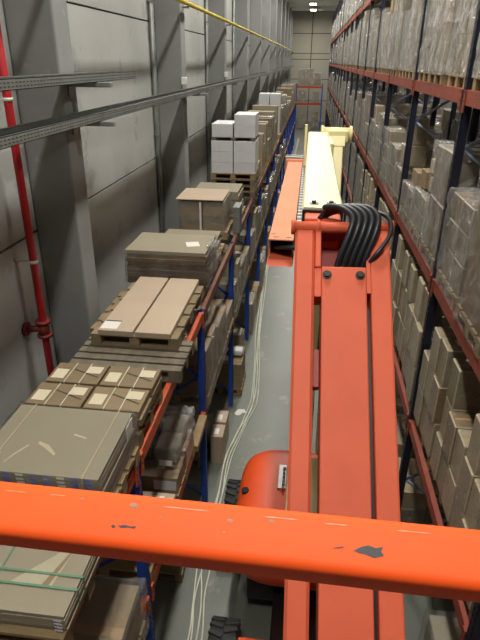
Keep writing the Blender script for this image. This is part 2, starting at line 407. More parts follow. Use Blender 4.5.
def rack(label, face, sgn, depth, posts, levels, htop, body, beam, brace, far_beam, detail_y, both=True, name='pallet_rack'):
    """face: x of the aisle face, sgn: direction into the rack"""
    t = thing(name, label, 'pallet rack')
    w = .085
    ph = post_mesh(htop, w, .08, sgn, True, body); pf = post_mesh(htop, w, .08, sgn, False, body); pr = post_mesh(htop, w, .08, -sgn, False, body)
    foot = MB().box(-.07, .07, -.07, .07, 0, .008).mesh('foot_mesh', [M['steel']])
    bl = Vector((0, depth-.12, 0))
    zig = []
    z = .3; k = 0
    seg = .5
    brs = []
    while z+seg < htop:
        brs.append((z, z+seg, k % 2)); z += seg; k += 1
    bm_u = MB(); bm_u.tube([(sgn*.08, 0, 0), (sgn*(depth-.08), 0, seg)], .02, 6); mu = bm_u.mesh('brace_mesh', [brace])
    bm_d = MB(); bm_d.tube([(sgn*.08, 0, seg), (sgn*(depth-.08), 0, 0)], .02, 6); md = bm_d.mesh('brace_mesh', [brace])
    farbr = MB()
    nbr = 0
    for y in posts:
        p = link('upright_post', ph if y < 14 else pf, t, (face, y, 0))
        if y < 14: link('foot_plate', foot, p, (sgn*.04, 0, 0))
        p2 = link('upright_post', pr, t, (face+sgn*depth, y, 0))
        for z0, z1, q in brs:
            if y < detail_y and nbr < 95:
                link('diagonal_brace', (mu, md)[q], t, (face, y+.02, z0)); nbr += 1
            else:
                a, b = ((sgn*.08, z0), (sgn*(depth-.08), z1)) if q == 0 else ((sgn*.08, z1), (sgn*(depth-.08), z0))
                farbr.tube([(face+a[0], y+.02, a[1]), (face+b[0], y+.02, b[1])], .016, 4)
    o = farbr.build('far_brace', brace, t); o['kind'] = 'stuff'
    nb = 0; farb = MB()
    for a, b in zip(posts, posts[1:]):
        L = b-a-w-.004
        for z in levels:
            for fx in ((face, sgn), (face+sgn*depth, -sgn)) if both else ((face, sgn),):
                x0, x1 = sorted((fx[0], fx[0]+fx[1]*.05))
                if nb < 96 and (fx[0] == face or a < 16):
                    mb = MB()
                    mb.box(x0, x1, 0, L, -.13, -.04, 0, .006).box(min(x0+.0, x1), x1, 0, L, -.04, 0, 0)
                    xa = x0-.012 if fx[1] > 0 else x1+.001
                    for yy in (0, L-.055): mb.box(xa, xa+.011, yy, yy+.055, -.19, -.002, 0)
                    for yy in (.02, L-.035):
                        for zz_ in (-.165, -.1, -.03): mb.box(xa-.004 if fx[1] > 0 else xa+.011, xa if fx[1] > 0 else xa+.015, yy, yy+.014, zz_, zz_+.014, 1)
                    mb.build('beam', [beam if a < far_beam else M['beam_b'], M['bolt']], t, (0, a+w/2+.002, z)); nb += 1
                else:
                    farb.box(x0, x1, a+w/2+.002, b-w/2-.002, z-.13, z)
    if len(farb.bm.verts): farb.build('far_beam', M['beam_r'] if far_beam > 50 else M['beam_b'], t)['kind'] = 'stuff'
    return t

LF, LD = -1.16, .84
Lposts = [.45+2.8*k for k in range(17)]
L1, L2 = 1.81, 3.27
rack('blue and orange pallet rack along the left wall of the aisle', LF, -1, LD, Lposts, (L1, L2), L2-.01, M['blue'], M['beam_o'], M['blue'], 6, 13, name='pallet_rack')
RF, RD = 1.37, .92
Rposts = [.06+2.77*k for k in range(21)]
RL = (2.25, 4.02, 5.83, 7.58)
rack('tall navy rack with red beams along the right of the aisle', RF, 1, RD, Rposts, RL, 9.6, M['navy'], M['beam_r'], M['brace'], 99, 12, name='pallet_rack')
BF = 2.55
rack('navy rack standing back to back behind the right rack', BF, 1, RD, [y for y in Rposts if y < 28], RL, 9.6, M['navy'], M['beam_r'], M['brace'], 99, 9, name='pallet_rack')

# ------------------------------------------------------------------ goods
def pallet_mesh(wx, wy, mat, h=.13):
    """deck boards run along x; blocks and skids below; origin at the base centre"""
    mb = MB(); X, Y = wx/2, wy/2
    nb = 5; bw = wy/(nb*1.28)
    for i in range(nb):
        yc = -Y+bw/2+i*(wy-bw)/(nb-1)
        mb.box(-X, X, yc-bw/2, yc+bw/2, h-.02, h)
    for xc in (-X+.05, 0, X-.05):
        mb.box(xc-.05, xc+.05, -Y, Y, h-.04, h-.0201)
        for yc in (-Y+.05, 0, Y-.05): mb.box(xc-.05, xc+.05, yc-.05, yc+.05, .018, h-.0401)
    for yc in (-Y+.05, 0, Y-.05): mb.box(-X, X, yc-.05, yc+.05, 0, .0179)
    return mb.mesh('pallet_mesh', [mat])
PAL = {k: pallet_mesh(.9, .78, M[k]) for k in ('wood', 'wood_mid', 'wood_dark')}

def carton_mesh(side, tape, b=.012):
    """unit carton, base at z=0, with a tape strip over the top seam and flap seams"""
    mb = MB(); mb.box(-.5, .5, -.5, .5, 0, 1, 0, b)
    mb.box(-.502, .502, -.05, .05, .86, 1.004, 1)
    return mb.mesh('carton_mesh', [side, tape])
CM = {k: carton_mesh(M[k], M['tape']) for k in ('kraft', 'kraft2', 'kraftg', 'kraftt')}
CM['white'] = carton_mesh(M['white'], M['label'])
def filmed_mesh(side):
    """carton tightly wrapped in film: the edges of the wrap show pale"""
    mb = MB(); mb.edge_box(-.5, .5, -.5, .5, 0, 1, 0.026, 1)
    mb.box(-.44, .44, -.06, .06, .999, 1.004, 2)
    return mb.mesh('carton_mesh', [side, M['filmedge'], M['tape']])
for k, b_ in (('f1', 'boardf1'), ('f2', 'boardf2'), ('f3', 'boardf3')): CM[k] = filmed_mesh(M[b_])
CM['dark'] = carton_mesh(M['dark'], M['black'])
plain = MB(); plain.box(-.5, .5, -.5, .5, 0, 1, 0, .012); CM['plain_kraft'] = plain.mesh('carton_mesh', [M['kraft2']])
label_me = MB().box(-.5, .5, -.5, .5, 0, .003).mesh('label_mesh', [M['label']])
label_be = MB().box(-.5, .5, -.5, .5, 0, .003).mesh('label_mesh', [M['label2']])
label_red = MB().box(-.5, .5, -.5, .5, 0, .003).box(-.2, .1, -.3, .1, .003, .005, 1).box(.18, .3, -.35, .35, .003, .005, 2).mesh('label_mesh', [M['label'], M['inkred'], M['ink']])

def wrap_geo(mb, w, d, h, seed, m=0, z0=0., amp=.024, res=.08, top=True):
    """crumpled film shell round a w (x) by d (y) by h box, open below"""
    nx, ny, nz = max(3, int(w/res)), max(3, int(d/res)), max(3, int(h/res))
    vs = {}
    def V(x, y, z):
        k = (round(x, 4), round(y, 4), round(z, 4))
        if k not in vs:
            p = Vector((x, y, z)); q = p*7+Vector((seed*7.3, seed*3.1, seed))
            n = noise.noise_vector(q)
            dx = 1 if abs(abs(x)-w/2) < 1e-4 else 0; dy = 1 if abs(abs(y)-d/2) < 1e-4 else 0; dz = 1 if abs(z-h-z0) < 1e-4 else 0
            a = abs(noise.noise(q*1.9))*amp*1.6+amp*.5
            pinch = 1-.03*math.sin((z-z0)/h*9+seed)
            p.x += math.copysign(dx*a, x); p.y += math.copysign(dy*a, y); p.z += dz*a
            p.x += n.x*amp*.3*(1-dx); p.y += n.y*amp*.3*(1-dy)
            vs[k] = mb.bm.verts.new(p)
        return vs[k]
    def lin(a, b, n): return [a+(b-a)*i/n for i in range(n+1)]
    X, Y, Z = lin(-w/2, w/2, nx), lin(-d/2, d/2, ny), lin(z0, z0+h, nz)
    def F(*p):
        f = mb.bm.faces.new([V(*q) for q in p]); f.material_index = m; f.smooth = False
    for j in range(nz):
        for i in range(nx):
            F((X[i], Y[0], Z[j]), (X[i+1], Y[0], Z[j]), (X[i+1], Y[0], Z[j+1]), (X[i], Y[0], Z[j+1]))
            F((X[i+1], Y[-1], Z[j]), (X[i], Y[-1], Z[j]), (X[i], Y[-1], Z[j+1]), (X[i+1], Y[-1], Z[j+1]))
        for i in range(ny):
            F((X[-1], Y[i], Z[j]), (X[-1], Y[i+1], Z[j]), (X[-1], Y[i+1], Z[j+1]), (X[-1], Y[i], Z[j+1]))
            F((X[0], Y[i+1], Z[j]), (X[0], Y[i], Z[j]), (X[0], Y[i], Z[j+1]), (X[0], Y[i+1], Z[j+1]))
    if top:
        for i in range(nx):
            for j in range(ny):
                F((X[i], Y[j], z0+h), (X[i+1], Y[j], z0+h), (X[i+1], Y[j+1], z0+h), (X[i], Y[j+1], z0+h))

def plan(style, w, d, h, r, fk=False):
    """cells of a load: (x, y, z, sx, sy, sz, kind); returns cells and the height of the wrapped full tiers"""
    out = []
    if style == 'tall':   nx, ny, tier = 2, 3, r.uniform(.36, .44)
    elif style == 'brick': nx, ny, tier = 2, 2, r.uniform(.24, .32)
    elif style == 'slab':  nx, ny, tier = 1, 2, r.uniform(.28, .5)
    elif style == 'steps': nx, ny, tier = 2, 3, r.uniform(.38, .44)
    elif style == 'big':   nx, ny, tier = 1, 1, h
    else: nx, ny, tier = 2, 2, .3
    nz = max(1, round(h/tier)); tier = h/nz
    kind = r.choice(['kraft', 'kraft2', 'kraft2', 'kraftg', 'kraft'])
    filmed = style in ('tall', 'steps')
    full = nz
    miss = (style in ('tall', 'brick') and nz > 2 and r.random() < .6) or style == 'steps'
    drop = [[r.uniform(0, .16) if style == 'steps' else 0 for j in range(4)] for i in range(4)]
    gone = {(i, j): (r.random() < .45) for i in range(nx) for j in range(ny)} if style == 'steps' else {}
    for k in range(nz):
        for i in range(nx):
            for j in range(ny):
                if miss and k == nz-1:
                    full = nz-1
                    if style == 'steps':
                        if gone[(i, j)]: continue
                    elif r.random() < .45: continue
                sx, sy = w/nx, d/ny
                g = .012
                jx = r.uniform(-.03, .012) if style == 'steps' and i == 0 else 0
                if style == 'steps' or fk: kind = r.choice(['f1', 'f1', 'f2', 'f3'])
                out.append((-w/2+sx*(i+.5)+jx, -d/2+sy*(j+.5), k*tier, sx-g-r.uniform(0, .012), sy-g-r.uniform(0, .012), tier-.003-(r.uniform(0, .03) if k == nz-1 else 0), kind))
    return out, full*tier

LOADN = [0]
def load(x, y, z, w, d, h, style, seed, label, parts=True, wrap='film', group=None, palmat='wood', name='wrapped_pallet_load', amp=.022):
    """one pallet load: pallet, cartons and stretch film that move together; x,y centre, z the deck height"""
    r = random.Random(seed)
    if label in LABELS: print('dup', label)
    t = thing(name, label, 'pallet load', (x, y, z), group)
    link('pallet', PAL[palmat], t, (0, 0, 0), (w/(.98 if style == 'steps' else .88), d/.76, 1))
    cells, hf = plan(style, w, d, h-.13, r, style in ('slab', 'brick') and 3.9 < z < 4.2)
    for (cx_, cy_, cz_, sx, sy, sz, kind) in cells:
        c = link('carton', CM[kind], t, (cx_, cy_, .13+cz_), (sx, sy, sz))
    tops = [c for c in cells if c[2]+c[5] > .8*(h-.13)]
    if style in ('tall', 'slab', 'steps') and tops:
        for c in tops[:6 if style == 'steps' else 3]:
            if r.random() < .7:
                link('paper_label', label_red if r.random() < .4 else label_me, t, (c[0], c[1]+c[4]*.12, .13+c[2]+c[5]+.005), (c[3]*.45, c[4]*.5, 1))
    if wrap:
        mb = MB(); z_w = .1 if z > 5 else .015; wrap_geo(mb, w+.012, d+.012, hf+.12-z_w, seed, 0, z_w, amp)
        mb.build('stretch_wrap', M[wrap], t)
    return t

FARM = {}
def far_mesh(style, v, wrap, h, w=.84, d=.78, palmat='wood'):
    k = (style, v, wrap, round(h, 1), round(w, 2), palmat)
    if k not in FARM:
        r = random.Random(str(k)); mb = MB()
        mats = [M['kraft'], M['kraft2'], M['kraftg'], M[wrap] if wrap else M['kraft'], M[palmat], M['white'], M['dark'], M['label']]
        cells, hf = plan(style, w, d, h-.13, r)
        for c in cells:
            mi = r.choice((0, 1, 2, 2, {'kraft': 0, 'kraft2': 1, 'kraftg': 2}.get(c[6], 2)))
            if style == 'dark': mi = 6
            mb.box(c[0]-c[3]/2, c[0]+c[3]/2, c[1]-c[4]/2, c[1]+c[4]/2, .13+c[2], .13+c[2]+c[5], mi)
            if c[2]+c[5] > .75*(h-.13) and r.random() < .5:
                mb.box(c[0]-c[3]*.2, c[0]+c[3]*.25, c[1]-c[4]*.3, c[1]+c[4]*.3, .1302+c[2]+c[5], .133+c[2]+c[5], 7)
        X, Y = w/2, d/2
        for yc in (-Y+.05, 0, Y-.05): mb.box(-X, X, yc-.05, yc+.05, 0, .108, 4)
        mb.box(-X, X, -Y, Y, .109, .129, 4)
        if wrap: wrap_geo(mb, w+.012, d+.012, hf+.02, v*3+1, 3, .1, .024, .1)
        FARM[k] = mb.mesh('pallet_load_mesh', mats, recalc=False)
    return FARM[k]

def far_load(x, y, z, h, style, v, label, wrap='film', group=None, rz=0, w=.84, d=.73, name='wrapped_pallet_load', palmat='wood'):
    o = link(name, far_mesh(style, v, wrap, h, w, d, palmat), None, (x, y, z), rz=rz)
    return tag(o, label, 'pallet load', group)

# ---- right rack
RXC = RF+.45
def rbay(b): a = Rposts[b+1]+.08; return [a+.43+k*.875 for k in range(3)]   # bay 0 is the first one that shows
LEV = {0: 'floor level', 1: 'first beam', 2: 'second beam', 3: 'third beam', 4: 'top beam'}
POS = ['near', 'middle', 'far']
def rlabel(b, lev, k, h, kind):
    adj = 'tall' if h > 1.15 else ('low' if h < .75 else 'medium')
    where = 'under right rack on floor' if lev == 0 else "on right rack's %s" % LEV[lev]
    return '%s %s %s, %s bay, %s space' % (adj, kind, where, ORD[b], POS[k])
RZ = [0.002]+[z+.001 for z in RL]
# hand-set near loads: level -> bay -> (height, style, wrap)
near = {
 1: {0: [(1.36, 'steps', None), (1.38, 'steps', None), (1.4, 'steps', None)],
     1: [(1.55, 'steps', None), (1.5, 'steps', None), (1.55, 'steps', None)],
     2: [(1.5, 'steps', None), (1.55, 'steps', None), (1.48, 'steps', None)],
     3: [(1.5, 'steps', None), (1.55, 'steps', None), (1.48, 'steps', None)]},
 2: {0: [(1.25, 'slab', 'film'), (1.5, 'big', 'film_thin'), (.95, 'brick', 'film')],
     1: [(1.25, 'slab', 'film'), (.58, 'brick', 'film'), (.5, 'brick', 'film')],
     2: [(.56, 'brick', 'film_thin'), (.78, 'brick', 'film'), (.95, 'slab', 'film')],
     3: [(1.1, 'slab', 'film'), (.8, 'brick', 'film'), (1.2, 'brick', 'film')]},
 3: {0: [(1.5, 'slab', 'film_heavy'), (1.5, 'brick', 'film_heavy'), (1.55, 'slab', 'film_heavy')],
     1: [(1.5, 'brick', 'film_heavy'), (1.52, 'slab', 'film_heavy'), (1.46, 'brick', 'film_heavy')],
     2: [(1.46, 'slab', 'film_heavy'), (1.2, 'brick', 'film_heavy'), (1.36, 'slab', 'film_heavy')]},
 0: {0: [(1.38, 'big', 'film_thin'), None, None], 1: [(1.0, 'brick', 'film'), (1.4, 'brick', 'film'), (1.5, 'tall', 'film')],
     2: [(1.3, 'tall', 'film'), (1.5, 'brick', 'film'), (1.2, 'tall', 'film')]},
}
seed = 100
for lev, bays in near.items():
    for b, L in bays.items():
        for k, it in enumerate(L):
            if it is None: continue
            seed += 1
            h, st, wr = it
            kind = {'steps': 'stepped load of narrow filmed cartons', 'tall': 'wrapped load of narrow cartons', 'brick': 'wrapped load of brown cartons', 'slab': 'wrapped load of wide cartons', 'big': 'wrapped load in one big carton'}[st]
            yc = rbay(b)[k]
            if b == 0 and k == 0 and lev in (1, 2): pass
            load(RXC+rnd.uniform(-.02, .02), yc+rnd.uniform(-.015, .015), RZ[lev], .86, .8 if st == 'steps' else .74, h, st, seed, rlabel(b, lev, k, h, kind), wrap=wr, group='pallet loads on the right rack')
for lev in range(1, 5):
    for b in range(0, 19):
        if lev in near and b in near[lev]: continue
        if lev == 4 and b < 2: continue
        for k in range(3):
            if rnd.random() < .04 and b > 3: continue
            h = {1: rnd.choice((1.4, 1.5, 1.3)), 2: rnd.choice((.8, .9, 1.1, 1.2, 1.3)), 3: rnd.choice((1.2, 1.3, 1.4, 1.5)), 4: rnd.choice((1.1, 1.2, 1.3, 1.4))}[lev]
            st = rnd.choice(('brick', 'tall', 'slab') if lev != 2 else ('brick', 'slab'))
            kind = {'steps': 'stepped load of narrow filmed cartons', 'tall': 'wrapped load of narrow cartons', 'brick': 'wrapped load of brown cartons', 'slab': 'wrapped load of wide cartons'}[st]
            far_load(RXC+rnd.uniform(-.02, .02), rbay(b)[k]+rnd.uniform(-.03, .03), RZ[lev], h, st, rnd.randrange(5), rlabel(b, lev, k, h, kind), 'film_heavy' if lev > 2 else 'film', group='pallet loads on the right rack')

# loose cartons standing on the low loads of the second beam
zt2 = RL[1]+.001
loose = [(1.66, rbay(1)[1]-.16, .62, .36, .3, .16, 'kraft', 'front brown carton on the low load'), (1.63, rbay(1)[1]+.19, .62, .38, .32, .2, 'kraft2', 'rear brown carton on the low load'),
         (1.66, rbay(1)[1]-.02, .825, .34, .3, .15, 'kraftt', 'top brown carton on the low load'), (1.62, rbay(1)[2]-.1, .54, .36, .4, .17, 'kraft', 'brown carton on the lowest load of the bay'), (2.03, rbay(1)[1]+.02, .62, .3, .5, .24, 'kraft2', 'inner brown carton on the low load')]
for x, y, z, sx, sy, h, kd, nm in loose:
    o = link('carton', CM[kd], None, (x, y, zt2+z), (sx, sy, h)); tag(o, nm + ', second beam, second bay', 'carton', 'loose cartons on the right rack')
for z, w_, h, nm in ((.6, .34, .3, 'lower'), (.905, .26, .38, 'upper')):
    o = link('filmed_carton', CM['f3'], None, (1.6, rbay(2)[0]+.05, zt2+z), (w_, w_+.02, h)); tag(o, '%s one of two narrow filmed cartons stacked on a low load, third bay' % nm, 'carton', 'loose cartons on the right rack')

# ---- rack behind: loads seen through the gaps
BXC = BF+.46
for b in range(0, 8):
    for lev in (0, 1, 2, 3):
        for k in range(3):
            if lev == 0 and b > 3: continue
            if lev == 3 and b > 1: continue
            if lev == 2 and b in (0, 1) and k == 1:
                far_load(BXC, rbay(b)[k], RZ[lev], .5, 'brick', k, 'low wrapped load behind the right rack, second beam, %s bay' % ORD[b], group='pallet loads on the rack behind'); continue
            h = rnd.choice((.6, .8, 1.0, 1.2)); st = rnd.choice(('brick', 'slab'))
            if lev in (1, 2) and b in (1, 2):
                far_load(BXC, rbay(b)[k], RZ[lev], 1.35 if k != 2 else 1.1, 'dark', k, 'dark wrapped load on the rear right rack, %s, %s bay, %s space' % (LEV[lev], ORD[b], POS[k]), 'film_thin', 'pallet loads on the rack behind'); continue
            far_load(BXC, rbay(b)[k], RZ[lev], h, st, rnd.randrange(3), 'wrapped load on the rear right rack, %s, %s bay, %s space' % (LEV[lev], ORD[b], POS[k]), group='pallet loads on the rack behind')

# ---- left rack, top level --------------------------------------------------
LT = L2+.001
def pallet(x, y, z, w, d, label, mat='wood', group='pallets on the left rack', rz=0):
    o = link('pallet', PAL[mat], None, (x, y, z), (w/.9, d/.78, 1), rz)
    return tag(o, label, 'pallet', group)

def sheet_stack(label, x0, x1, y0, y1, z0, layers, th, topmat, strap=None, name='flat_carton_stack', jitter=.006, sheets='kraftg', wrapm=None, printed=False):
    """bound stack of flat cartons"""
    t = thing(name, label, 'carton stack', ((x0+x1)/2, (y0+y1)/2, z0))
    w, d = x1-x0, y1-y0
    for k in range(layers):
        j = jitter
        dx, dy = rnd.uniform(-j, j), rnd.uniform(-j, j)
        mb = MB(); mb.box(-w/2+dx, w/2+dx, -d/2+dy, d/2+dy, k*th+.001, (k+1)*th-.001, 0, .002)
        if printed:
            for q in range(int(w/.09)):
                xx = -w/2+.04+q*.09
                mb.box(xx, xx+.05, -d/2+dy-.0012, -d/2+dy, k*th+th*.25, k*th+th*.75, 1 if q % 3 else 2)
        mb.build('flat_carton', [M[topmat] if k == layers-1 else M[sheets], M['inkblue'], M['label']], t)
    if strap:
        top = layers*th+.002; bx, by = w/2+.007, d/2+.007
        for xs_ in strap['x']:
            mb = MB(); mb.box(xs_-.005, xs_+.005, -by, by, top, top+.002).box(xs_-.005, xs_+.005, -by-.002, -by, 0, top+.002).box(xs_-.005, xs_+.005, by, by+.002, 0, top+.002)
            mb.build('strap', M[strap['m']], t)
        for ys_ in strap.get('y', []):
            mb = MB(); mb.box(-bx, bx, ys_-.007, ys_+.007, top+.0025, top+.0045).box(bx, bx+.002, ys_-.007, ys_+.007, 0, top+.0045).box(-bx-.002, -bx, ys_-.007, ys_+.007, 0, top+.0045)
            mb.build('strap', M[strap['m']], t)
    if wrapm:
        mb = MB(); wrap_geo(mb, w+.016, d+.016, layers*th-.01, layers+3, 0, .005, .012, .09, top=False)
        mb.build('stretch_wrap', M[wrapm], t)
    return t
def lab(parent, x, y, z, sx, sy, me, rz=0, name='paper_label'):
    return link(name, me, parent, (x, y, z), (sx, sy, 1), rz)

# 1 nearest stack with green straps
pallet(-1.52, 2.07, LT, .88, .74, 'pale pallet under the green-strapped stack by the near orange rail')
s = sheet_stack('green-strapped stack of flat cartons below the orange rail, at bottom left', -1.95, -1.075, 1.74, 2.44, LT+.131, 5, .024, 'kraftg', {'x': [-.02], 'y': [-.12, -.2], 'm': 'strapg'})
lab(s, -.33, .0, .1225, .2, .2, label_be)
mb = MB(); mb.quad([(.06, -.2, .1225), (.3, -.2, .1225), (.34, .12, .1225)], 0); mb.quad([(.24, -.2, .1226), (.28, -.2, .1226), (.34, .1, .1226), (.335, .1, .1226)], 1)
mb.build('document_pouch', [M['pouch'], M['kraft2']], s)
mb = MB()
for k in range(4): mb.box(.38, .42, -.3585, -.357, .01+.024*k, .022+.024*k, 0).box(.385, .39, -.3595, -.3586, .012+.024*k, .02+.024*k, 1)
mb.build('edge_labels', [M['white'], M['inkblue']], s)
# 2 big stack
pallet(-1.57, 2.885, LT, .86, .72, 'pallet under the big olive stack above the orange rail')
s = sheet_stack('big olive stack of flat cartons just above the orange rail', -2.02, -1.165, 2.53, 3.25, LT+.131, 9, .033, 'kraftm', {'x': [-.32, .32], 'm': 'strapb'}, printed=True, wrapm='film_thin')
lab(s, .446, .2, .2, .004, .13, MB().box(-.5, .5, -.5, .5, 0, .12).mesh('hang_label', [M['label']]), name='hanging_label')
for pts in ([(-.1, -.05), (-.02, -.08), (.06, -.16), (.055, -.18), (-.04, -.11), (-.1, -.075)], [(-.24, -.28), (-.235, -.285), (-.2, -.2), (-.15, -.1), (-.16, -.09), (-.21, -.19)], [(.1, .06), (.2, .03), (.2, .015), (.1, .045)], [(-.42, -.12), (-.38, -.1), (-.3, -.2), (-.31, -.205), (-.385, -.125), (-.42, -.14)]):
    MB().prism(pts, 'z', 9*.033+.0002, 9*.033+.001).build('scuff_mark', M['scuff'], s)

# 3 four bundles of small cartons
pallet(-1.6, 3.72, LT, .86, .7, 'pallet under the four small strapped carton piles')
pos4 = [(-1.875, 3.56, 'front left'), (-1.4, 3.56, 'front right'), (-1.86, 3.9, 'back left'), (-1.39, 3.9, 'back right')]
for (x, y, nm) in pos4:
    for k in range(3):
        z = LT+.131+k*.066
        w = 'top' if k == 2 else ('middle' if k == 1 else 'bottom')
        jx, jy = (rnd.uniform(-.02, .02), rnd.uniform(-.008, .008)) if k < 2 else (0, 0)
        t = thing('carton', '%s flat brown carton of the %s pile, four piles above big olive stack' % (w, nm), 'carton', (x+jx, y+jy, z), 'small strapped cartons')
        MB().box(-.225, .225, -.155, .155, 0, .064, 0, .004).build('carton_body', M['kraft2' if k < 2 or nm != 'front right' else 'kraft2'], t)
        if k == 2:
            lab(t, -.145, -.03, .0645, .11, .15, label_be); lab(t, .13, .06, .0645, .13, .11, label_be)
            for xs_ in (-.06, .07):
                MB().box(xs_-.004, xs_+.004, -.158, .158, .0676, .069).box(xs_-.004, xs_+.004, -.1595, -.158, .0, .069).build('strap', M['strapw'], t)
            MB().quad([(-.05, .05, .0682), (-.048, .058, .0682), (.2, -.05, .0682), (.2, -.058, .0682)]).build('seam_line', M['ink'], t)
        elif nm.endswith('right') or nm.startswith('front'):
            MB().box(-.22, .22, -.1575, -.1555, .015, .05).build('edge_flap', M['cbside'], t)
mb = MB()
# 4 pallets with two long flat cartons
pallet(-1.62, 4.68, LT, 1.1, .62, 'grey weathered pallet sticking out in front of the two long flat cartons', 'wood_dark')
pallet(-1.74, 5.68, LT, 1.0, 1.1, 'lower pale pallet under the two long flat cartons')
pallet(-1.63, 5.48, LT+.132, .9, 1.44, 'upper grey pallet under the two long flat cartons', 'wood_mid')
for x0, x1, nm in ((-2.0, -1.63, 'left'), (-1.615, -1.245, 'right')):
    t = thing('carton', '%s one of two long flat tan cartons side by side on pallets' % nm, 'carton', ((x0+x1)/2, 5.5, LT+.263), 'long flat cartons')
    MB().box(-.18, .18, -.76, .76, 0, .06, 0, .005).build('carton_body', M['kraftt'], t)
    if nm == 'left':
        lab(t, -.08, -.64, .0605, .17, .17, label_me)
        MB().box(-.165, .005, -.552, -.535, .064, .065).build('label_print', M['ink'], t)
# 5 stretch wrapped brown stack
pallet(-1.72, 6.96, LT, .98, .8, 'pallet under the brown film-wrapped sheet stack')
s = sheet_stack('brown film-wrapped stack of flat cartons with white paper on top', -2.24, -1.2, 6.5, 7.3, LT+.131, 9, .05, 'kraftg', None, sheets='cbside', wrapm='film_thin', jitter=.014)
lab(s, .28, -.05, .4505, .17, .2, label_me, .3)
film_mb = MB(); wrap_geo(film_mb, .07, .3, .3, 5, 0, 0, .03, .04); o = film_mb.build('loose_film', M['film'], s, (.56, -.02, .15))
# low flat stack behind it
pallet(-1.72, 7.98, LT, .96, .82, 'pallet behind the brown film-wrapped sheet stack')
s = sheet_stack('low tan stack of flat cartons behind the brown film-wrapped stack', -2.15, -1.3, 7.58, 8.38, LT+.131, 4, .05, 'kraftg')
# 6 wrapped stack with overhanging sheet
pallet(-1.72, 9.42, LT, .86, .84, 'pallet under the wrapped load with an overhanging board')
t = thing('wrapped_carton_stack', 'wrapped carton stack covered by a wide overhanging board', 'carton stack', (-1.72, 9.42, LT+.131), None)
for i in range(2):
    for k in range(4):
        link('carton', CM['kraftg' if k % 2 else 'kraft'], t, (-.19+.38*i, 0, k*.127), (.37, .76, .125))
mb = MB(); wrap_geo(mb, .78, .78, .5, 9, 0, .0, .012, .1, top=False); mb.build('stretch_wrap', M['film_thin'], t)
MB().box(-.045, -.015, -.41, -.396, 0, .5).build('corner_strip', M['label'], t)
o = MB().box(-.4, .4, -.44, .44, 0, .012, 0, .002).build('cover_board', M['kraftt'], None, (-1.76, 9.42, LT+.665)); tag(o, 'wide tan cover board lying on the wrapped carton stack', 'board')
# big flat boxes behind
pallet(-1.66, 10.5, LT, .94, .8, 'pallet behind the wrapped load with the overhanging board')
sheet_stack('tan flat carton pile behind the overhanging board', -2.08, -1.24, 10.12, 10.9, LT+.131, 6, .075, 'kraftg', None, jitter=.02)
# side pile of grey trays at the aisle edge
for k in range(9):
    o = MB().box(-.06, .06, -.2, .2, 0, .05, 0, .004).box(-.062, .062, -.15, .15, .012, .03, 1).build('grey_tray', [M['galv'], M['hole']], None, (-1.19, 9.6, LT+.052*k))
    tag(o, 'grey tray beside the overhanging board stack, %s from the bottom' % ORD[k], 'tray', 'grey trays')
# 7 white cartons
pallet(-1.62, 12.62, LT, .98, .86, 'lower pallet under the white carton pile', 'wood_dark')
pallet(-1.62, 12.62, LT+.132, .98, .86, 'middle pallet under the white carton pile')
pallet(-1.62, 12.62, LT+.264, .98, .86, 'third pallet up under the white carton pile', 'wood_dark')
pallet(-1.62, 12.62, LT+.396, .98, .86, 'topmost of four pallets under the white carton pile')
zb = LT+.528
for i, nm in ((0, 'left'), (1, 'right')):
    x = -1.865+.49*i
    for k in range(3):
        o = link('white_carton', CM['white'], None, (x, 12.62, zb+.226*k), (.47, .8, .224))
        tag(o, 'white carton in the %s lower column of the white pile, %s from bottom' % (nm, ORD[k]), 'carton', 'white cartons')
slip = link('slip_pallet', PAL['wood_dark'], None, (-1.62, 12.62, zb+.68), (1.06, 1.0, .55)); tag(slip, 'thin dark pallet between the lower and upper white cartons', 'pallet')
zu = zb+.68+.0725
for x, z, h, nm in ((-1.86, 0, .27, 'single white carton on the left top of the white pile'), (-1.375, 0, .24, 'lower white carton on the right top of the white pile'), (-1.375, .242, .22, 'highest white carton on the right top of the white pile')):
    o = link('white_carton', CM['white'], None, (x, 12.62, zu+z), (.45, .78, h)); tag(o, nm, 'carton', 'white cartons')
# further loads along the top of the left rack
far_left = [(13.75, .55, 'brick', None), (15.0, 1.1, 'brick', None), (16.0, 1.25, 'slab', None), (17.1, .7, 'brick', None), (18.1, 1.2, 'brick', 'film_thin'), (19.1, 1.3, 'tall', None), (20.0, .9, 'slab', None)]
y = 21.
while y < 44.4:
    far_left.append((y, rnd.choice((.8, 1., 1.2, 1.35)), rnd.choice(('brick', 'slab', 'tall')), rnd.choice((None, None, 'film_thin', 'film')))); y += rnd.choice((.92, .95, 1.3))
for k, (y, h, st, wr) in enumerate(far_left):
    if 22.1 < y < 24.1: continue
    far_load(-1.62, y, LT, h, st, k % 3, '%s %s load on left rack top beyond white cartons, %s of that row' % ('tall' if h > 1 else 'low', 'film-wrapped' if wr else 'carton', ORD[k]), wr, 'loads far along the left rack top', w=.9, name='pallet_load')
pallet(-1.62, 23.1, LT, .94, .8, 'pallet under the two tall pale cartons far along the left rack')
for x, nm in ((-1.82, 'left'), (-1.4, 'right')):
    o = link('tall_carton', CM['white'], None, (x, 23.1, LT+.131), (.39, .7, 1.5)); tag(o, '%s of two tall pale cartons far along the left rack top' % nm, 'carton', 'tall pale cartons')

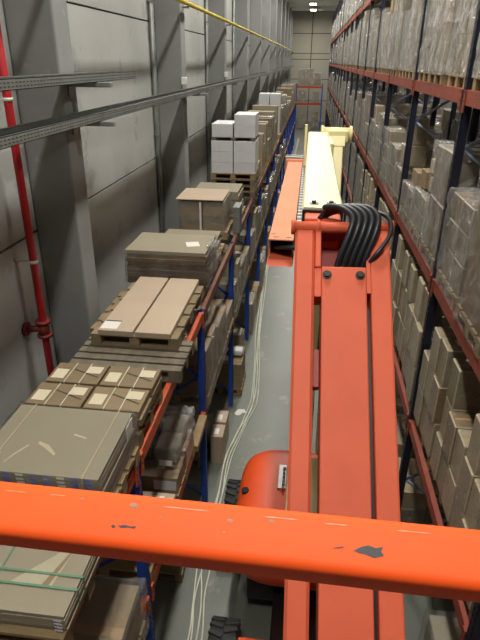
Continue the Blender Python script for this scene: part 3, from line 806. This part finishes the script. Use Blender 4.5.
# ---- left rack, lower level
LL = L1+.001
load(-1.54, 2.46, LL, .9, .82, .58, 'big', 501, 'big brown carton on the lower left beam at the bottom of the frame', wrap='film_thin', name='pallet_load')
pallet(-1.6, 3.72, LL, .88, .78, 'pallet on lower left beam beneath the four small piles')
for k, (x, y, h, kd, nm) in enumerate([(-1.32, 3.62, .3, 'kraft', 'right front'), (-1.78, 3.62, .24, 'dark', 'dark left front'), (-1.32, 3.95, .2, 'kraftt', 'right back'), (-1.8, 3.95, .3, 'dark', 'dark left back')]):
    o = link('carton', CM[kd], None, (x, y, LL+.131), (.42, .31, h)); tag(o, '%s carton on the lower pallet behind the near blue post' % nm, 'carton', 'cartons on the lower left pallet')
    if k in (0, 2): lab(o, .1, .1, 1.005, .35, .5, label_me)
pallet(-1.58, 4.72, LL, .9, .86, 'pallet on lower left beam under the film-covered sacks')
for k, (x, y, z, sx, sy, h, kd, nm) in enumerate([(-1.35, 4.5, 0, .42, .36, .2, 'kraft', 'lower front carton'), (-1.8, 4.52, 0, .42, .36, .2, 'kraft2', 'lower inner carton'), (-1.34, 4.92, 0, .42, .4, .24, 'kraftt', 'lower back carton')]):
    o = link('carton', CM[kd], None, (x, y, LL+.131), (sx, sy, h)); tag(o, '%s under the crumpled film on the lower left level' % nm, 'carton', 'cartons under the crumpled film')
    if k == 0:
        lab(o, 0, 0, 1.005, .2, .3, label_me)
        MB().box(-.1, .46, -.51, -.502, .2, .8).build('printed_panel', M['white'], o)
t = thing('sack_bundle', 'bundle of dark goods under crumpled clear film on the lower left level', 'bundle', (-1.42, 4.78, LL+.412))
for q_, (xx, yy, hh) in enumerate(((-.13, -.17, .2), (.13, -.16, .17), (-.12, .16, .15), (.13, .15, .19))): MB().box(xx-.12, xx+.12, yy-.15, yy+.15, 0, hh, 0, .02).build('inner_box', M['dark'] if q_ % 2 == 0 else M['kraftg'], t)
mb = MB(); wrap_geo(mb, .54, .66, .25, 14, 0, -.02, .035, .035); mb.build('loose_film', M['film_heavy'], t)
MB().box(.08, .22, -.375-.03, -.372-.03, .03, .1).build('paper_label', M['label'], t)
o = MB().box(-.05, .05, -.32, .32, 0, .03).box(-.05, .05, -.32, .32, .05, .08).box(-.05, .05, -.3, -.2, .03, .05).box(-.05, .05, .2, .3, .03, .05).build('pallet_stringer', M['wood'], None, (-1.15, 5.5, LL)); tag(o, 'piece of pale timber at the aisle edge beside the second blue post', 'timber')
load(-1.58, 6.58, LL, .86, .8, .85, 'brick', 502, 'dark wrapped load with pale labels behind the second blue post', wrap='film_thin', name='pallet_load')
lowl = [(7.45, .75, 'slab'), (8.33, .5, 'brick'), (9.38, .9, 'brick'), (10.24, .7, 'slab'), (11.1, .6, 'brick')]
for m_ in range(4, 10):
    for q in (.55, 1.4, 2.25): lowl.append((Lposts[m_]+q, (.9, .7, 1.0, .8)[len(lowl) % 4], ('brick', 'slab')[len(lowl) % 2]))
for k, (y, h, st) in enumerate(lowl):
    if k < 3: load(-1.58, y, LL, .88, .78, h, st, 510+k, 'carton load on the lower left beam beyond the second blue post, %s' % ORD[k], wrap=('film_thin', None, 'film_thin')[k], name='pallet_load', group='loads on the lower left beam')
    else: far_load(-1.58, y, LL, h, st, k % 3, 'carton load far along the lower left beam, %s from the camera' % ORD[k], (None, 'film_thin')[k % 2], 'loads on the lower left beam', w=.88, name='pallet_load')
# ---- left rack, floor level
fl = [(5.2, .5, 'brick', -1.7), (7.4, .5, 'brick', -1.82), (9.6, .72, 'slab', -1.46), (10.7, .8, 'brick', -1.6), (12.3, .8, 'slab', -1.52), (13.5, .9, 'brick', -1.52), (15.1, .9, 'slab', -1.52), (16.2, .8, 'brick', -1.55), (18.2, .9, 'brick', -1.55), (20.8, .9, 'slab', -1.55), (23.6, 1., 'brick', -1.55), (26.4, .9, 'brick', -1.55)]
for k, (y, h, st, x) in enumerate(fl):
    lb = 'carton load on the floor under the left rack, %s from the camera' % ORD[k]
    if k < 3: load(x, y, .009, .84, .76, h, st, 540+k, lb, wrap=None if k != 1 else 'film', name='pallet_load', group='floor loads under the left rack')
    else: far_load(x, y, .009, h, st, k % 3, lb, ('film', None)[k % 2], 'floor loads under the left rack', name='pallet_load')
for k, (x, y) in enumerate(((-1.2, 7.3), (-1.2, 7.7))):
    t = thing('carton', 'narrow pale carton on the floor by the cables, %s of two' % ORD[k], 'carton', (x, y, 0.001), 'narrow cartons by the cables')
    MB().box(-.1, .1, -.17, .17, 0, .55, 0, .006).build('carton_body', M['kraftt'], t)
    MB().box(-.06, .02, -.1, .05, .5505, .553).build('paper_label', M['label'], t)
o = MB().box(-.14, .14, -.1, .1, 0, .12, 0, .03).build('white_bag', M['white'], None, (-1.2, 9.6, .735)); tag(o, 'crumpled white bag on the carton load by the third blue post', 'bag')
pa = MB()
for q in range(6):
    a = rnd.uniform(0, 3); pa.box(-.06, .06, -.04, .04, .001+.002*q, .002+.002*q, 0, mat=Matrix.Translation((rnd.uniform(-.08, .08), rnd.uniform(-.1, .1), 0)) @ Matrix.Rotation(a, 4, 'Z'))
tag(pa.build('paper_scraps', M['label'], None, (-1.0, 8.6, .001)), 'white paper scraps on the floor by the cables', 'paper')

# ------------------------------------------------------------------ floor cables
base = [(-.96, 2.6), (-.98, 4.05), (-1.03, 4.6), (-1.06, 5.1), (-1.08, 5.7), (-1.04, 6.4), (-1.04, 7.3), (-.94, 7.9), (-.85, 8.4), (-.78, 9.0), (-.81, 9.8), (-.89, 10.9), (-.96, 12.2), (-1.07, 14.8), (-1.1, 17), (-1.1, 24), (-1.0, 34), (-.9, 50)]
paths = []
for k in range(4):
    q = random.Random(k+3)
    paths.append([(x+(k-1.5)*.035+q.uniform(-.025, .025)+(.05*(k == 3) if y < 5.2 else 0), y+q.uniform(-.1, .1)) for x, y in base])
for k, p in enumerate(paths):
    o = MB().tube(smooth_pts([(x, y, .0125+.0015*k) for x, y in p], 8), .011, 6).build('floor_cable', M['cable'])
    tag(o, 'white cable along the aisle floor by the left rack, %s from the rack' % ORD[k], 'cable', 'white floor cables')

# ------------------------------------------------------------------ far cross rack
t = thing('pallet_rack', 'far cross rack with red beams in front of the end wall', 'pallet rack')
YX = 57.
for x in (-1.5, .95):
    for yy in (YX, YX+.9): MB().box(x-.05, x+.05, yy-.04, yy+.04, 0, 4.1).build('upright_post', M['blue'], t)
for z in (2.35, 3.85):
    for x in (-1.44,):
        for yy in (YX-.02, YX+.92): MB().box(x, x+2.33, yy-.025, yy+.025, z-.14, z).build('beam', M['inkred'], t)
for k, (x, z, h, st) in enumerate([(-1.03, 3.851, 1.5, 'brick'), (-.29, 3.851, 1.55, 'slab'), (.45, 3.851, 1.2, 'brick'), (-.95, 2.351, 1.1, 'brick'), (.35, 2.351, 1., 'slab'), (-.9, .001, 1.4, 'slab'), (.4, .001, 1.6, 'brick')]):
    far_load(x, YX+.45, z, h, st, k % 3, 'small distant pallet load on the far cross rack, %s' % ('top beam, %s from left' % ORD[k] if k < 3 else ('lower beam, %s from left' % ORD[k-3] if k < 5 else 'floor, %s from left' % ORD[k-5])), 'film', 'loads on the far cross rack', rz=PI/2, w=.78, d=.66)

# ------------------------------------------------------------------ boom lift
BL = thing('boom_lift', 'orange and cream articulated boom lift in the aisle, seen from its basket', 'boom lift', (.25, 4.8, 0))
BL_INV = Matrix.Translation((-.25, -4.8, 0))
def sweep_square(mb, pts, hw, cr, roll, m=0):
    """rounded square tube"""
    prof = []
    for q in range(4):
        cx_, cy_ = ((1, 1), (-1, 1), (-1, -1), (1, -1))[q]
        for k in range(6):
            a = PI/2*q+PI/2*k/5; prof.append(((hw-cr)*cx_+cr*math.cos(a), (hw-cr)*cy_+cr*math.sin(a)))
    rings = []
    for i, p in enumerate(pts):
        t = (pts[min(i+1, len(pts)-1)]-pts[max(i-1, 0)]).normalized()
        w_ = t.cross(Vector((0, 0, 1))).normalized(); v_ = w_.cross(t)
        c, s_ = math.cos(roll), math.sin(roll)
        rings.append([mb.bm.verts.new(p+w_*(a*c-b*s_)+v_*(a*s_+b*c)) for a, b in prof])
    n = len(prof)
    for A_, B_ in zip(rings, rings[1:]):
        for k in range(n):
            f = mb.bm.faces.new((A_[k], A_[(k+1) % n], B_[(k+1) % n], B_[k])); f.smooth = True; f.material_index = m
    mb.bm.faces.new(rings[0][::-1]); mb.bm.faces.new(rings[-1])
class BMB(MB):
    def put(s, name, mats, parent=BL):
        o = s.build(name, mats, parent)
        if parent is BL: o.location = (-.25, -4.8, 0)
        return o
# guard rail of the basket
A, B = Vector((-.2584, .3487, H-.3745)), Vector((.1543, .333, H-.3622))
dv = (B-A).normalized(); p0, p1 = A-dv*.55, B+dv*.55
mb = BMB(); sweep_square(mb, [p0+Vector((-.05, -.35, 0)), p0+Vector((-.05, -.08, 0)), p0+Vector((-.03, -.03, 0)), p0, A, B, p1, p1+Vector((.03, -.03, 0)), p1+Vector((.05, -.08, 0)), p1+Vector((.05, -.35, 0))], .0235, .009, math.radians(-28))
rail = mb.put('guard_rail', M['rail'])
def rail_patch(pts, u0, b0, su, sb, mat='ink', name='paint_chip'):
    """thin chip on the flat upper face of the rail; u0 along the rail from A, b0 across the face (m)"""
    e1 = Vector((0, 0, 1)); e1 = (e1-dv*e1.dot(dv)).normalized(); e2 = dv.cross(e1)
    if e2.y > 0: e2 = -e2
    c, s_ = math.cos(math.radians(28)), math.sin(math.radians(28))
    nr = e2*s_+e1*c; tg = e1*s_-e2*c
    mb = BMB(); n = len(pts)
    P = lambda a, b, d: A+dv*(u0+a*su)+tg*(b0+b*sb)+nr*(.0235+d)
    top = [mb.bm.verts.new(P(a, b, .0003)) for a, b in pts]; bot = [mb.bm.verts.new(P(a, b, .00002)) for a, b in pts]
    mb.bm.faces.new(top); mb.bm.faces.new(bot[::-1])
    for i in range(n): mb.bm.faces.new((top[i], bot[i], bot[(i+1) % n], top[(i+1) % n]))
    mb.build(name, M[mat], rail)
rail_patch([(-1, -.2), (-.5, .5), (0, .9), (.5, .6), (1, .9), (.85, .1), (1.05, -.5), (.4, -1), (-.2, -.6), (-.6, -.5)], .325, -.004, .0115, .0048)
rail_patch([(-1, -.6), (-.4, .1), (.6, .7), (1, .5), (.3, -.2)], .302, -.004, .005, .0018)
rail_patch([(-1, 0), (-.3, .6), (.4, .3), (1, .5), (.9, -.3), (.1, -.2), (-.5, -.6)], .128, -.006, .008, .0025)
rail_patch([(-1, .2), (-.3, .8), (.2, 0), (-.4, -.7)], .118, -.007, .004, .0022)
for u0, b0, r_s in ((.13, .012, .0045), (.083, .013, .002), (.214, .008, .003), (.21, -.002, .0015), (.248, .011, .0028), (.26, .014, .0015), (.155, .005, .0015)):
    rail_patch([(math.cos(a*.9)*(1+.3*math.sin(a*5)), math.sin(a*.9)) for a in (0, 1, 2, 3, 4, 5, 6)], u0, b0, r_s*.8, r_s*.5, 'chip')
for u0, su, b0 in ((.02, .016, .0135), (.06, .012, .014), (.175, .03, .0138), (.255, .022, .0142), (.3, .014, .0138), (.36, .02, .0142), (-.06, .03, .014)):  # worn spots and painted highlight along the rail's upper edge
    rail_patch([(-1, 0), (-.5, .7), (.1, .4), (.6, .8), (1, .1), (.5, -.5), (-.2, -.3), (-.6, -.8)], u0, b0, su*.7, .0009, 'worn_glint', 'worn_edge_glint')
mb = BMB()
for px in (p0+Vector((-.03, -.06, -.02)), p1+Vector((.03, -.06, -.02))):
    mb.tube([px, px+Vector((0, 0, -1.2))], .022, 12)
mb.put('rail_leg', M['rail'])
mb = BMB(); mb.tube([p0+Vector((-.03, -.06, -.55)), p1+Vector((.03, -.06, -.55))], .02, 12); mb.put('mid_rail', M['rail'])
mb = BMB(); mb.box(-.86, .76, -.45, .36, H-1.62, H-1.57, 0, .01); mb.put('basket_floor', M['platform'])

# jib
P1 = Vector((.24, 2.96, H-1.09)); P2 = Vector((.297, 1.655, H-2.33))
ay = (P1-P2).normalized(); ax = Vector((1, 0, 0)); ax = (ax-ay*ax.dot(ay)).normalized(); an = ax.cross(ay)
J = Matrix(((ax.x, ay.x, an.x, P1.x), (ax.y, ay.y, an.y, P1.y), (ax.z, ay.z, an.z, P1.z), (0, 0, 0, 1)))
LJ = 2.15
def jb(*a, **k): return BMB().box(*a, mat=J, **k)
jib = jb(-.125, .125, -LJ, .055, -.2, 0, bev=.008).put('jib_arm', M['jib'])
for x in (-.105, .1):
    mb = BMB(); c = Vector((x*.9, 0, 0)); mb.tube([J @ (c+Vector((0, 0, .0005))), J @ (c+Vector((0, 0, .022)))], .019, 6, smooth=False)
    mb.tube([J @ (c+Vector((0, 0, .0002))), J @ (c+Vector((0, 0, .006)))], .027, 12)
    mb.put('plate_bolt', M['bolt'], jib)
mb = BMB(); mb.box(.128, .148, -LJ, -.17, -.14, -.075, mat=J).put('slot_shade', M['black'])  # black fill painting the shade inside the open slot
mb = BMB(); mb.box(.148, .262, -LJ, .33, -.16, -.004, mat=J, bev=.012).box(.126, .1479, -.105, .12, -.16, -.006, mat=J); mb.put('right_side_arm', M['jib'])
mb = BMB(); mb.prism([(-.275, -.15), (-.175, -.15), (-.165, -.135), (-.165, -.02), (-.18, -.004), (-.265, -.004), (-.28, -.02), (-.28, -.135)], 'y', -LJ, .345, mat=J); mb.put('left_side_arm', M['jib'])
mb = BMB(); mb.box(-.164, -.126, -.13, .05, -.14, -.012, mat=J, bev=.004); mb.put('side_web', M['jib'])
mb = BMB(); mb.box(-.164, -.126, -.62, -.4, -.2, -.13, mat=J, bev=.004); mb.put('side_web', M['redin'])
# fork head
mb = BMB(); mb.box(-.162, -.128, .05, .345, -.2, .0, mat=J, bev=.008); mb.put('fork_lug', M['jib'])
mb = BMB(); mb.box(.1, .146, .2, .335, -.2, .0, mat=J, bev=.008); mb.put('fork_lug', M['jib'])
mb = BMB(); mb.box(-.127, .147, .06, .34, -.24, -.205, mat=J).box(-.127, .147, .31, .33, -.2, -.04, mat=J); mb.put('fork_cavity', M['redin'])
mb = BMB(); mb.tube([J @ Vector((-.3, .32, -.02)), J @ Vector((.28, .32, -.02))], .034, 18); mb.put('pivot_pin', M['jib'])
for x in (-.295, -.145, .275):
    BMB().tube([J @ Vector((x-.01, .32, -.02)), J @ Vector((x+.01, .32, -.02))], .044, 16).put('pin_collar', M['jib'])
# hoses
def pj(x, y, n): return J @ Vector((x, y, n))
for k in range(5):
    x = -.055+.036*k; q = .6+.1*k
    pts = [pj(x-.02, -.2, -.14), pj(x, .0, -.1), pj(x+.035, .12, -.01), pj(x+.085, .25, .05), pj(x+.10, .345, .06), pj(x+.05*q, .42, .04), pj(x-.05, .44, .01), pj(-.1, .44, -.03-.012*k), pj(-.15, .41, -.11-.01*k)]
    BMB().tube(smooth_pts(pts, 6), .0185, 10).put('hydraulic_hose', M['hose'])
pts = [pj(.12, .07, -.06), pj(.175, .12, .02), pj(.245, .22, .035), pj(.265, .31, .035), pj(.235, .38, .025), pj(.15, .42, -.01), pj(.06, .41, -.06)]
BMB().tube(smooth_pts(pts, 6), .013, 10).put('hydraulic_hose', M['hose'])

# link between jib foot and basket (out of sight under the basket)
foot = P1-ay*LJ
mb = BMB(); mb.tube([foot, Vector((.25, .9, H-2.45)), Vector((.1, .3, H-1.66))], .07, 10); mb.put('basket_mount', M['jib'])

# cream main boom
zt = H-.83
mb = BMB(); mb.prism([(-.018, zt-.24), (-.018, zt-.015), (-.005, zt), (.227, zt), (.24, zt-.015), (.24, zt-.24)], 'y', 3.46, 7.55, bev=.004)
boom = mb.put('main_boom', M['cream'])
mb = BMB()
for x in (.055, .165):
    mb.tube([(x, 3.56, zt), (x, 3.56, zt+.02)], .016, 6).box(x-.03, x+.03, 3.53, 3.59, zt+.0003, zt+.004)
mb.put('boom_bolt', M['bolt'], boom)
mb = BMB(); mb.box(-.016, .238, 3.43, 3.4595, zt-.235, zt-.012).put('boom_end_frame', M['black'])
mb = BMB(); mb.box(.0, .22, 3.3, 3.455, zt-.22, zt-.03, bev=.01); mb.put('boom_nose', M['jib'])
mb = BMB(); mb.box(.241, .285, 6.7, 7.45, zt-.16, zt-.03, bev=.01); mb.put('boom_side_plate', M['cream'])
# knuckle and upright arm at the far end
mb = BMB(); mb.tube([(.17, 7.62, zt-.03), (.53, 7.62, zt-.03)], .085, 16).box(.24, .5, 7.5, 7.72, zt-.12, zt+.03, bev=.02); mb.put('knuckle', M['cream'])
for x in (.165, .53): BMB().tube([(x-.018, 7.62, zt-.03), (x+.018, 7.62, zt-.03)], .105, 16).put('knuckle_cap', M['cream'])
def bar(p, q, w, h):
    p, q = Vector(p), Vector(q); y = (q-p).normalized(); x = Vector((1, 0, 0)); z = x.cross(y)
    return Matrix(((x.x, y.x, z.x, p.x), (x.y, y.y, z.y, p.y), (x.z, y.z, z.z, p.z), (0, 0, 0, 1))), (q-p).length
m_, L_ = bar((.375, 7.55, zt-.1), (.36, 5.4, 1.75), 0, 0)
BMB().box(-.06, .06, 0, L_, -.08, .08, mat=m_, bev=.01).put('upright_arm', M['cream'])
BMB().box(-.085, .085, -.02, .12, -.09, .09, mat=m_, bev=.01).put('upright_head', M['cream'])
m_, L_ = bar((.22, 7.55, zt-.26), (.2, 5.4, 1.7), 0, 0)
BMB().box(-.05, .05, 0, L_, -.07, .07, mat=m_, bev=.01).put('upright_arm', M['cream'])
BMB().tube([(.29, 7.35, zt-.5), (.29, 5.9, 2.4)], .05, 12).put('lift_cylinder', M['black'])
# salmon side arm
za = H-1.28
mb = BMB()
mb.box(-.275, -.075, 4.22, 8.0, za-.012, za, bev=.004).box(-.275, -.263, 4.3, 8.0, za-.16, za-.0121).box(-.087, -.075, 4.3, 8.0, za-.16, za-.0121)
side = mb.put('side_arm', M['arm'])
mb = BMB(); mb.prism([(4.2, za-.16), (8., za-.16), (8., za-.172), (4.45, za-.25), (4.15, za-.2)], 'x', -.277, -.073); mb.put('side_arm_belly', M['jib'])
mb = BMB()
for x in (-.24, -.14):
    mb.box(x, x+.045, 4.27, 4.295, za+.0002, za+.001)
mb.box(-.262, -.225, 4.15+.21, 4.375, za+.0002, za+.001); mb.put('slot_mark', M['black'], side)
for k in range(4):
    pts = [(-.24+.04*k, 4.6, za-.08), (-.23+.04*k, 4.34, za-.1), (-.15+.04*k, 4.24, za-.07+.01*k), (-.03+.02*k, 4.16, za-.05+.01*k), (.05, 4.1, za-.02)]
    BMB().tube(smooth_pts(pts, 5), .016, 8).put('hydraulic_hose', M['hose'])
BMB().box(-.26, -.09, 4.5, 4.55, za-.155, za-.02).put('end_bulkhead', M['black'])
mb = BMB(); mb.box(-.31, -.04, 7.97, 8.03, za-.24, za+.03, bev=.01); mb.put('arm_end_flange', M['arm'])
mb = BMB(); mb.box(-.32, .02, 8.05, 8.1, za-.2, za+.05).box(-.32, .02, 8.2, 8.24, za-.2, za+.05)
for k in range(8): mb.box(-.31+.045*k, -.3+.045*k, 8.1, 8.2, za+.02, za+.03)
mb.put('end_grate', M['galv'])
# cable chain between the arms
mb = BMB()
for k in range(62):
    y = 4.25+.06*k
    mb.box(-.068, -.022, y, y+.048, za+.0, za+.05, k % 2, .004)
mb.box(-.06, -.03, 4.25, 7.95, za+.01, za+.04, 1)
mb.put('cable_chain', [M['galv'], M['black']])
mb = BMB(); mb.box(-.06, -.03, 7.4, 7.44, za, zt+.1).put('chain_post', M['cream'])
# lower riser link from the turret
m_, L_ = bar((.3, 5.3, 1.62), (.22, 4.6, 1.15), 0, 0)
BMB().box(-.16, .16, -.1, L_, -.12, .12, mat=m_, bev=.02).put('riser_base', M['cream'])
BMB().box(-.02, .04, 4.5, 6.2, 1.35, 1.5, bev=.01).put('riser_link', M['cream'])

# turret hood
mb = BMB()
prof = [(0, .86, .0), (.12, .93, .0), (.4, .98, 0), (.62, .95, 0), (.74, .86, 0), (.8, .72, 0), (.82, .5, 0)]
rings = []
nn = 40
for z, k, _ in prof:
    ring = []
    for i in range(nn):
        a = 2*PI*i/nn; c, s_ = math.cos(a), math.sin(a); e = .5
        x = .11+.75*k*math.copysign(abs(c)**e, c); y = 5.14+.98*k*math.copysign(abs(s_)**e, s_)
        ring.append(mb.bm.verts.new((x, y, .75+z*.756)))
    rings.append(ring)
for P_, Q_ in zip(rings, rings[1:]):
    for i in range(nn):
        f = mb.bm.faces.new((P_[i], P_[(i+1) % nn], Q_[(i+1) % nn], Q_[i])); f.smooth = True
mb.bm.faces.new(rings[0][::-1]); mb.bm.faces.new(rings[-1])
hood = mb.put('turret_hood', M['hood'])
mb = BMB(); mb.box(-.13, -.03, 5.15, 5.58, 1.373, 1.395, bev=.004)
for k in range(6): mb.tube([(-.06, 5.12+.07*k, 1.4), (-.06, 5.17+.07*k, 1.4)], .016, 8)
mb.put('hinge', M['steel'], hood)
mb = BMB(); mb.tube([(-.49, 5.12, 1.24), (-.52, 5.12, 1.352)], .045, 14); mb.put('filler_hole', M['black'], hood)
mb = BMB(); mb.box(-.06, .0, 4.28, 4.36, 1.36, 1.378); mb.put('warning_label', M['yellow'], hood)
mb = BMB(); mb.tube(smooth_pts([(-.36, 5.74, 1.3), (-.2, 5.86, 1.32), (.16, 5.9, 1.32), (.5, 5.86, 1.32)], 6), .022, 10); mb.put('hood_lip', M['arm'], hood)
# chassis and wheels
mb = BMB(); mb.box(-.42, .72, 4.45, 6.4, .3, .72, bev=.03).box(-.1, .4, 3.3, 4.44, .3, .54, bev=.02); mb.put('chassis', M['bolt'])
mb = BMB(); mb.box(-.46, .76, 3.45, 3.8, .36, .56, bev=.02).box(-.46, .76, 5.75, 6.0, .32, .5, bev=.02); mb.put('axle', M['hood'])
def wheel(x, y):
    R, w = .41, .29
    mb = BMB()
    prof = [(-w/2, R*.55), (-w/2, R*.86), (-w*.42, R*.95), (0, R*.965), (w*.42, R*.95), (w/2, R*.86), (w/2, R*.55)]
    mb.lathe(prof, 'x', (x, y, R), 40)
    for k in range(22):
        a = 2*PI*k/22
        for sg in (-1, 1):
            m4 = Matrix.Translation((x, y, R)) @ Matrix.Rotation(a+sg*.07, 4, 'X') @ Matrix.Translation((sg*w*.25, 0, R*.955)) @ Matrix.Rotation(sg*.35, 4, 'Z')
            mb.box(-w*.26, w*.26, -.026, .026, -.02, R*.045, mat=m4, bev=.006, seg=1)
    tyre = mb.put('wheel', M['tyre'])
    mb = BMB(); mb.lathe([(-w/2-.005, .05), (-w/2-.005, R*.5), (-w/2+.03, R*.56), (w/2-.03, R*.56), (w/2+.005, R*.5), (w/2+.005, .05)], 'x', (x, y, R), 24)
    o = mb.build('rim', M['rim'], tyre)
for x, y in ((-.57, 3.6), (.9, 3.6), (-.69, 5.72), (.96, 5.72)): wheel(x, y)

# ------------------------------------------------------------------ world and view
w = bpy.data.worlds.new('hall_ambient'); sc.world = w; w.use_nodes = True
w.node_tree.nodes['Background'].inputs[0].default_value = (.85, .93, 1, 1); w.node_tree.nodes['Background'].inputs[1].default_value = .03
sc.view_settings.view_transform = 'Standard'; sc.view_settings.look = 'None'; sc.view_settings.gamma = 1
sc.view_settings.use_curve_mapping = False
sc.view_settings.exposure = -0.12
